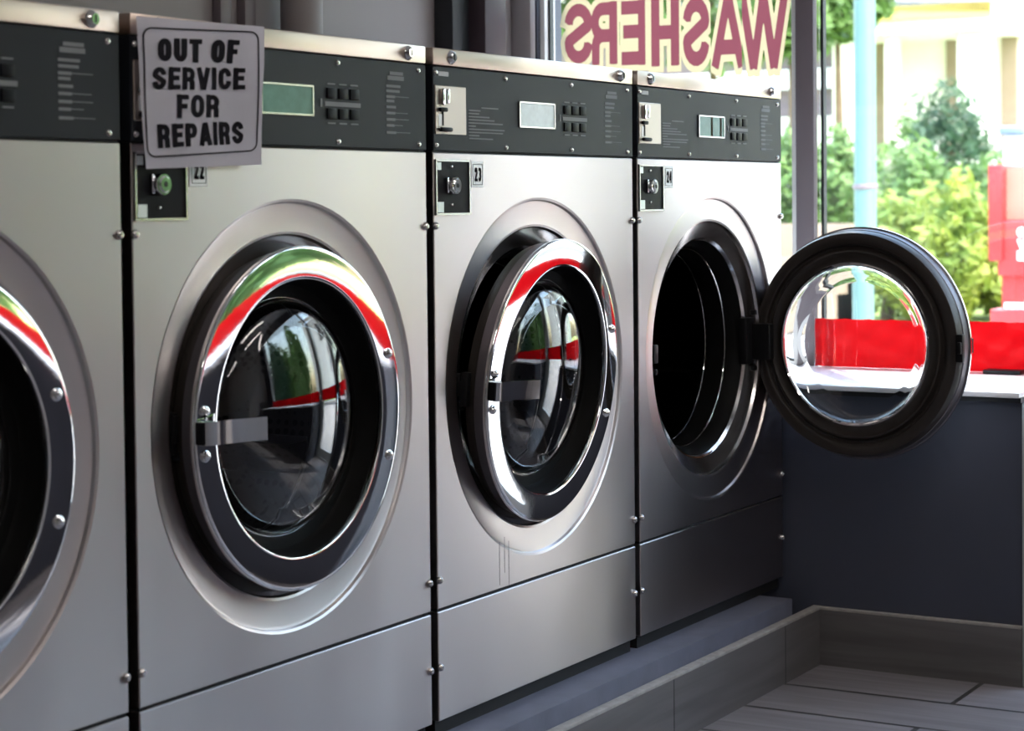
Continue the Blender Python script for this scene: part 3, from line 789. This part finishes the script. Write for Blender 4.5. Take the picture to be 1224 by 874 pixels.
def on_paper(p3):                # lay lettering on the bent sheet
    u = (p3.x-tl.x)/(tr.x-tl.x); v = (p3.z-bl.z)/(tl.z-bl.z)
    q = p3.copy(); q.y = YS+bend(u, v)-.0007; return q
def pline(mbx, txt, q, asp, sw, wid, gap):
    f = quadmap(*[fp(*c) for c in q]); text_line(mbx, txt, lambda u, v: on_paper(f(u, v)), asp, (0, -.0004, 0), sw, wid, gap)
WD = {'I': .34, ' ': .38, 'V': 1.05, 'A': 1.08, 'F': .86, 'E': .9, 'T': .92}
for txt, q, asp in (('OUT OF', [(188, 45.5), (286, 48), (284, 76), (188, 73)], 2.72*1.05),
                    ('SERVICE', [(182, 80), (292, 81.5), (292, 107), (182, 107)], 3.3*1.22),
                    ('FOR', [(211, 113), (263, 113.5), (262, 140), (211, 141)], 1.55*1.22),
                    ('REPAIRS', [(188, 149), (291, 145), (291, 171.5), (189.5, 177)], 3.1*1.22)):
    pline(Letters('letter', M['ink'], sign, (0, 0, 0)), txt, q, asp, .215, WD, .17)
bd = MB(); cs = [fp(170.5, 33), fp(308, 38.5), fp(305.5, 180), fp(177, 188)]
f = quadmap(*cs); r0 = .07
path = arc(1-r0, 1-r0, r0, r0, 0, 90, 5)+arc(r0, 1-r0, r0, r0, 90, 180, 5)+arc(r0, r0, r0, r0, 180, 270, 5)+arc(1-r0, r0, r0, r0, 270, 360, 5)
full = []
for a, b in zip(path, path[1:]+path[:1]):
    for k in range(4): full.append((a[0]+(b[0]-a[0])*k/4, a[1]+(b[1]-a[1])*k/4))
full = [p for i, p in enumerate(full) if i == 0 or (Vector(p)-Vector(full[i-1])).length > 1e-5]
strokes_mesh(bd, [(full, True)], .006, .006, lambda u, v: on_paper(f(u, v)), (0, -.0003, 0))
bd.build('border', M['ink'], sign, smooth=0)

# ================================================================== LETTERING ON THE WINDOW
XLt = XG+.0175
sg = empty('window_sign', (XLt, .38, 1.22))
tag(sg, 'mirrored maroon letters with cream outline painted on the window glass, spelling washers', 'window lettering')
spans = [('S', 675, 708.5), ('R', 706.5, 738), ('E', 743, 771.5), ('H', 778.5, 812), ('S', 816.5, 848), ('A', 851, 890), ('W', 884, 942)]
so = (XLt, .38, 1.22)
(yW, zW), (yS, zS) = [(q.y, q.z) for q in (hit(913, 81, 0, XLt), hit(690, 76, 0, XLt))]
for n_, (ch, p0, p1) in enumerate(spans):
    ya, yb = hit(p0, 60, 0, XLt).y, hit(p1, 60, 0, XLt).y          # ya = far (left in view), yb = near
    ym = (ya+yb)/2; t_ = (ym-yW)/(yS-yW)
    zb_ = zW+(zS-zW)*t_; hh = .167-.025*t_
    fm = lambda u, v, ya=ya, yb=yb, zb_=zb_, hh=hh: Vector((XLt, yb+(ya-yb)*u, zb_+hh*v))
    asp = {'W': 1.4, 'A': .92}.get(ch, .70); h = .105/asp; gl_ = glyph(ch, h, .105)
    # outline reaches half way to the neighbour on each side
    far = (hit(spans[n_-1][2], 60, 0, XLt).y+ya)/2 if n_ else ya+.012
    near = (hit(spans[n_+1][1], 60, 0, XLt).y+yb)/2 if n_ < 6 else yb-.012
    u0, u1 = (near-yb)/(ya-yb), (far-yb)/(ya-yb)
    b1 = MB(so); film(b1, gl_, .105, asp, fm, -1, .105, max(u0, -.02), min(u1, 1.02), -.02, 1.02)
    l = b1.build('letter', M['maroon'], sg, smooth=0, recalc=False)
    b2 = MB(so); film(b2, gl_, .105, asp, fm, .105, .205, u0, u1, -.12, 1.12)
    b2.build('outline', M['cream'], l, smooth=0, recalc=False)

# ================================================================== OUTSIDE
struct('pavement', MB().box(XG+.12, 9.3, -14, 16, -.14, -.02), M['concrete'])
struct('street', MB().box(9.3, 11.2, -14, 18, -.20, -.08), M['asphalt'])
struct('far_pavement', MB().box(11.2, 12.5, -14, 18, -.20, -.02), M['concrete'])
gr = MB(); gr.box(12.5, 40, -22, 40, -.24, 0)
tag(gr.build('grass', M['grass']), 'sunlit yellow green lawn across the street', 'grass', kind='stuff')

def bush(name, c, r, n, m, leaf, label, group, stem=None):
    rnd = random.Random(hash((round(c[0], 2), round(c[1], 2), n)) & 0xffff)
    root = empty(name, (c[0], c[1], 0)); o = (c[0], c[1], 0)
    f_ = MB(o)
    for _ in range(n):
        d = Vector((rnd.gauss(0, 1), rnd.gauss(0, 1), rnd.gauss(0, 1))).normalized()
        rr = (.55+.45*rnd.random())*(1+.18*math.sin(5*d.x+3*d.z)+.14*math.sin(7*d.y-4*d.z))
        p = Vector((c[0]+d.x*r[0]*rr, c[1]+d.y*r[1]*rr, c[2]+d.z*r[2]*rr))
        if p.z < .01: continue
        a = Vector((rnd.gauss(0, 1), rnd.gauss(0, 1), rnd.gauss(0, 1)+.4)).normalized(); b = a.orthogonal().normalized(); q = leaf*(.6+.8*rnd.random())
        f_.poly([p-a*q, p-b*q*.45, p+a*q, p+b*q*.45])
    f_.build('foliage', m, root, smooth=0, recalc=False)
    s = MB(o); h = stem if stem else c[2]
    s.tube([(c[0], c[1], .0), (c[0]+.02, c[1]-.02, h*.5), (c[0], c[1], max(h, .2))], [.05+.02*r[0], .04+.015*r[0], .02])
    s.build('trunk', M['bark'], root)
    tag(root, label, 'tree' if 'tree' in name else 'bush', group)
def P(px, py, X): return hit(px, py, 0, X)
# hedge across the street: separate rounded bushes
hd = [(1065, 290, 13.2, .42, 'leaf_yellow', 'bright yellow green bush right beside the pale teal post'),
      (1100, 310, 13.4, .6, 'leaf_yellow', 'sunny yellow green bush in the middle of the low hedge'),
      (1148, 300, 13.0, .55, 'leaf_yellow', 'yellow green bush left of the red box'),
      (1185, 260, 14.2, .6, 'leaf', 'green bush directly behind the red box'),
      (1095, 245, 15.5, .7, 'leaf', 'mid green shrub behind the low yellow hedge, under the dark conifer'),
      (1225, 330, 13.6, .6, 'leaf_yellow', 'yellow green bush at the right edge behind the red box')]
for px, py, X, r, m, lab in hd:
    c = P(px, py, X); bush('hedge_bush', (c.x, c.y, max(c.z, .3)), (r, r*.55, max(c.z, .3)*.95 if c.z < .55 else r*.75), 2600, M[m], .055, lab, 'bushes across the street')
c = P(1135, 178, 16.5)
bush('conifer_tree', (c.x, c.y, c.z), (.46, .40, .56), 1900, M['leaf_dark'], .05, 'dark green conifer in front of the white porch', 'trees across the street')
c = P(1085, 175, 16.8)
bush('young_tree', (c.x, c.y, c.z), (.26, .17, .40), 260, M['leaf'], .05, 'thin pale young tree between the teal post and the dark conifer', 'trees across the street')
for px, py, X, r, lab in ((690, -25, 17.2, .9, 'leafy green tree seen above the first mirrored letter at the far window end'),
                          (850, -25, 20, 1.35, 'leafy green tree seen behind the middle of the mirrored lettering'),
                          (945, 10, 16.5, .62, 'leafy green tree seen just left of the window post'),
                          (1000, -5, 18.5, .62, 'leafy green tree between the window post and the teal street post')):
    c = P(px, py, X); bush('leafy_tree', (c.x, c.y, c.z), (r, r*.8, r*.75), 3600, M['leaf'], .095, lab, 'trees across the street')
for px, py, X, r, lab in ((700, 240, 14.5, .9, 'green shrub low behind the washers near the far window end'), (830, 250, 14.5, .9, 'green shrub low behind the second washer from the window'), (943, 230, 14, .45, 'green shrub seen in the gap between the last washer and the window post'), (1000, 225, 14, .4, 'green shrub seen between the window post and the teal post')):
    c = P(px, py, X); bush('shrub', (c.x, c.y, c.z), (r, r*.7, .45), 2000, M['leaf'], .055, lab, 'bushes across the street')
# greenery to the right, out of frame, that the steel fronts mirror
for X, y, r, z, m in ((10.4, -8.2, 1.15, 2.2, 'leaf'), (9.2, -11.0, 1.15, 2.2, 'leaf_dark'), (6.6, -12.8, 1.1, 2.2, 'leaf'), (12.2, -12.4, 1.3, 2.3, 'leaf')):
    bush('leafy_tree', (X, y, z), (r, r, 2.3), 3200, M[m], .17, 'tall leafy green tree beside the street out of frame to the right', 'trees out of frame', stem=z)
bl = empty('building', (13.2, -6.2, 0)); bo_ = (13.2, -6.2, 0)  # unseen white building added to brighten the reflections in the steel
s = MB(bo_); s.box(13.2, 18, -7.6, -3.4, 0, 5.2); s.build('wall', M['white_paint'], bl)
s = MB(bo_); s.box(13.0, 18.2, -7.8, -3.2, 5.2, 5.4); s.build('roof_edge', M['white_trim'], bl)
for y in (-6.6, -4.6):
    s = MB(bo_); s.box(13.15, 13.2, y-.4, y+.4, 2.9, 4.2); s.build('window', M['house_window'], bl)
tag(bl, 'large white building added out of frame to the right for the steel to mirror', 'building')

# teal lamp post with band
pb = P(1034, 150, 7.0)
lp = empty('street_post', (7.0, pb.y, -.02))
po = (7.0, pb.y, -.02)
s = MB(po); s.lathe([(.052, -.02), (.0505, 1.2), (.046, 3.6), (0, 3.6)], 7.0, 0, 'z', 28, cy=pb.y); s.build('pole', M['post'], lp)
s = MB(po); s.lathe([(.054, .98), (.0575, .985), (.0575, 1.0), (.054, 1.005)], 7.0, 0, 'z', 28, cy=pb.y, closed=True); s.build('band', M['mullion'], lp)
s = MB(po); s.lathe([(.12, -.02), (.12, .01), (.075, .06), (.055, .10)], 7.0, 0, 'z', 28, cy=pb.y); s.build('base', M['post'], lp)
tag(lp, 'round pale teal street post with a grey band outside the window', 'post')

# red street box with white letters, half out of frame
X = 8.4
a = P(1182, 197, X); b = P(1182, 312, X); zt_, zb2 = a.z, b.z; yl = a.y; k = (P(1182, 250, X).y-P(1224, 250, X).y)/42.
rb = empty('newspaper_box', (X, yl-.35, -.02)); ro = (X, yl-.35, -.02)
def yy(px): return yl-(px-1182)*k
def zz(py): return P(1182, py, X).z
s = MB(ro); s.box(X, X+.42, yy(1290), yy(1192), zz(330), zz(263), .01); s.box(X-.02, X+.44, yy(1199), yl, zb2, zt_, .01); s.box(X-.02, X+.44, yy(1300), yy(1282), zb2, zt_, .01)
s.build('housing', M['red_box'], rb)
s = MB(ro); s.box(X+.06, X+.40, yy(1282), yy(1199), zz(263), zz(201)); s.build('display_window', M['tan'], rb)
s = MB(ro); s.box(X+.05, X+.36, yy(1285), yy(1194), zz(372), zz(330)); s.box(X-.02, X+.44, yy(1292), yy(1184), -.02, zz(374)+.02, .01); s.build('pedestal', M['red_box'], rb)
s = MB(ro); s.box(X+.045, X+.05, yy(1285), yy(1197), zz(372), zz(362)); s.build('white_stripe', M['white_paint'], rb)
for j, ch in enumerate('CVE'):
    s = MB(ro); y0_, y1_ = yy(1216), yy(1226.5); z1_ = zz(272+14*j); z0_ = zz(283+14*j)
    strokes_mesh(s, glyph(ch, .16, .13), .16, .13, lambda u, v: Vector((X-.001, y0_+(y1_-y0_)*u, z0_+(z1_-z0_)*v)), (-.002, 0, 0), .9); s.build('letter', M['white_paint'], rb, smooth=0)
tag(rb, 'red metal street newspaper box with white letters at the right edge', 'newspaper box')

# pale bin behind
c0 = P(1198, 190, 12.0); c1 = P(1222, 152, 12.0)
bn = empty('bin', (12.0, (c0.y+c1.y)/2, 0)); bo = (12.0, (c0.y+c1.y)/2, 0)
s = MB(bo); s.box(12.0, 12.3, c1.y, c0.y, 0, c1.z-.05, .03); s.build('bin_body', M['white_paint'], bn)
s = MB(bo); s.box(11.97, 12.33, c1.y-.02, c0.y+.02, c1.z-.05, c1.z+.01, .02); s.build('bin_lid', M['blue_lid'], bn)
tag(bn, 'pale bin with a blue-grey lid behind the red street box', 'bin')

# white house with a porch
X = 21.0
def hz(px, py, x=X): return hit(px, py, 0, x)
def hbox(m_, px0, py0, px1, py1, x0, x1, bev=0.):
    a = hz(px0, py0, x0); b = hz(px1, py1, x0); m_.box(x0, x1, b.y, a.y, max(b.z, .001), a.z, bev)
ho = tuple(hz(1150, 330)); ho = (X, ho[1], 0)
hs = empty('house', ho)
s = MB(ho); hbox(s, 1010, 8, 1260, 222, X+1.2, X+6); s.build('wall', M['siding'], hs)
s = MB(ho); hbox(s, 1000, 205, 1270, 345, X-.1, X+1.3); hbox(s, 1020, 192, 1075, 207, X-.12, X+1.3); s.build('porch_base', M['concrete'], hs)
s = MB(ho); hbox(s, 985, 17, 1186, 34, X-.15, X+1.3); s.build('eave', M['white_paint'], hs)
s = MB(ho); hbox(s, 985, 13, 1184, 18, X-.2, X+1.25); s.build('eave_trim', M['yellow'], hs)
a = hz(985, 14, X-.2); b = hz(1184, 14, X-.2); a2 = hz(985, -40, X+3); b2 = hz(1150, -40, X+3)
s = MB(ho); s.prism([a, b, b2, a2], (0, 0, .12)); s.build('roof', M['grey_roof'], hs)
for px in (1013, 1162, 1062):
    w_ = 19 if px != 1062 else 6
    s = MB(ho); hbox(s, px-w_, 32, px+w_, 208, X, X+.3, .03); s.build('porch_column', M['white_paint'], hs)
for p0, p1 in ((1043, 1063), (1129, 1153), (1195, 1214)):
    s = MB(ho); a = hz(p0, 36, X+1.1); b = hz(p1, 90, X+1.1); s.box(X+1.15, X+1.22, b.y, a.y, b.z-1.0, a.z); s.build('porch_shade', M['tan'], hs)  # tan panels paint the shade inside the porch
tag(hs, 'sunlit white house with porch columns and a yellow eave line', 'house')
# brown-grey house further left
X2 = 24.0
o2 = (X2, hit(900, 200, 0, X2).y, 0)
h2 = empty('house', o2)
s = MB(o2); a = hit(640, 40, 0, X2); b = hit(1012, 150, 0, X2); s.box(X2, X2+4, b.y, a.y, 0, a.z); s.build('wall', M['brown_house'], h2)
s = MB(o2); a = hit(640, 97, 0, X2-.1); b = hit(1014, 104, 0, X2-.1); s.box(X2-.1, X2+.0, b.y, a.y, b.z, a.z); s.build('trim_board', M['white_paint'], h2)
s = MB(o2); a = hit(640, 150, 0, X2-.6); b = hit(1014, 190, 0, X2-.6); s.box(X2-.6, X2-.02, b.y, a.y, 0, a.z); s.build('porch_wall', M['white_paint'], h2)
s = MB(o2); a = hit(640, 40, 0, X2-.3); b = hit(1016, 40, 0, X2-.3); s.prism([a, b, b+Vector((2.4, 0, 1.2)), a+Vector((2.4, 0, 1.2))], (0, 0, .1)); s.build('roof', M['grey_roof'], h2)
tag(h2, 'brown-grey house with a white porch wall behind the mirrored lettering', 'house')
# low stone steps seen below the hedge left of the window post
a = hit(880, 268, 0, 12.3); b = hit(1016, 320, 0, 12.3)
s = MB()
for i in range(3):
    z1_ = a.z-(a.z)*i/3; s.box(12.3-.22*i, 12.45, b.y, a.y, .001, z1_)
tag(s.build('garden_wall', M['tan']), 'stepped tan stone garden wall seen between the last washer and the window post', 'wall')

# ================================================================== LIGHT
w = bpy.data.worlds.new('sky'); sc.world = w; w.use_nodes = True
wn, wl = w.node_tree.nodes, w.node_tree.links
sky = wn.new('ShaderNodeTexSky'); sky.sky_type = 'NISHITA'; sky.sun_disc = False
sky.sun_elevation = math.radians(52); sky.sun_rotation = math.radians(200); sky.air_density = 1.6; sky.dust_density = 3.0; sky.ozone_density = .6
bg = wn['Background']; wl.new(sky.outputs[0], bg.inputs[0]); bg.inputs[1].default_value = .8
sun = bpy.data.lights.new('sun', 'SUN'); sun.energy = 4.5; sun.angle = math.radians(3); sun.color = (1, .95, .87)
so_ = bpy.data.objects.new('sun', sun); COL.objects.link(so_); so_.location = (0, 0, 8)
dv = Vector((-.50, -.35, -.80)).normalized(); so_.rotation_euler = dv.to_track_quat('-Z', 'Y').to_euler()
def portal(y0, y1, z0, z1):
    l = bpy.data.lights.new('window_portal', 'AREA'); l.shape = 'RECTANGLE'; l.size = (y1-y0)*S; l.size_y = (z1-z0)*S
    l.cycles.is_portal = True
    o = bpy.data.objects.new('window_portal', l); COL.objects.link(o); o.location = Vector((XG+.11, (y0+y1)/2, (z0+z1)/2))*S
    o.rotation_euler = Vector((-1, 0, 0)).to_track_quat('-Z', 'Z').to_euler()
portal(-3.20, YM2, .55, 1.86); portal(-1.07, -.565, .05, .55)
# unseen ceiling strip lamps added to brighten the dim room
def lamp(x, y, e):
    r = empty('fill_ceiling_light', (x, y, ZC)); o = (x, y, ZC)
    s = MB(o); s.box(x-.55, x+.55, y-.09, y+.09, ZC-.05, ZC, .008); s.build('housing', M['white_trim'], r)
    d = MB(o); d.box(x-.53, x+.53, y-.07, y+.07, ZC-.062, ZC-.05, .004)
    em = bpy.data.materials.get('fill_diffuser')
    if not em:
        em = mat('fill_diffuser', (.9, .9, .9), .5); bsdf(em).inputs['Emission Color'].default_value = (1, .93, .86, 1); bsdf(em).inputs['Emission Strength'].default_value = e
    d.build('diffuser', em, r)
    tag(r, 'unseen white ceiling strip light added to brighten the room', 'ceiling light', 'added ceiling strip lights')
lamp(-1.6, -1.1, 8.5); lamp(.6, -1.1, 8.5); lamp(-.6, -2.4, 8.5); lamp(1.2, -2.4, 8.5)

# ------------------------------------------------------------------ camera
cd = bpy.data.cameras.new('camera'); cam = bpy.data.objects.new('camera', cd); COL.objects.link(cam)
Rm = Matrix((R2, U2, -FW)).transposed()
cam.matrix_world = Matrix.Translation(CAM*S) @ Rm.to_4x4()
cd.sensor_width = 36; cd.sensor_fit = 'HORIZONTAL'; cd.lens = F/1224*36
cd.shift_y = -(437-CYP)/1224
cd.clip_start = .05; cd.clip_end = 200
cd.dof.use_dof = True; cd.dof.focus_distance = 3.3*S; cd.dof.aperture_fstop = 6.5
sc.camera = cam
sc.view_settings.view_transform = 'Standard'; sc.view_settings.look = 'None'; sc.view_settings.gamma = 1
sc.view_settings.use_curve_mapping = False
sc.view_settings.exposure = 1.0
sc.cycles.max_bounces = 12; sc.cycles.transmission_bounces = 10; sc.cycles.transparent_max_bounces = 16; sc.cycles.glossy_bounces = 6
sc.cycles.sample_clamp_indirect = 8
sc.cycles.use_denoising = True
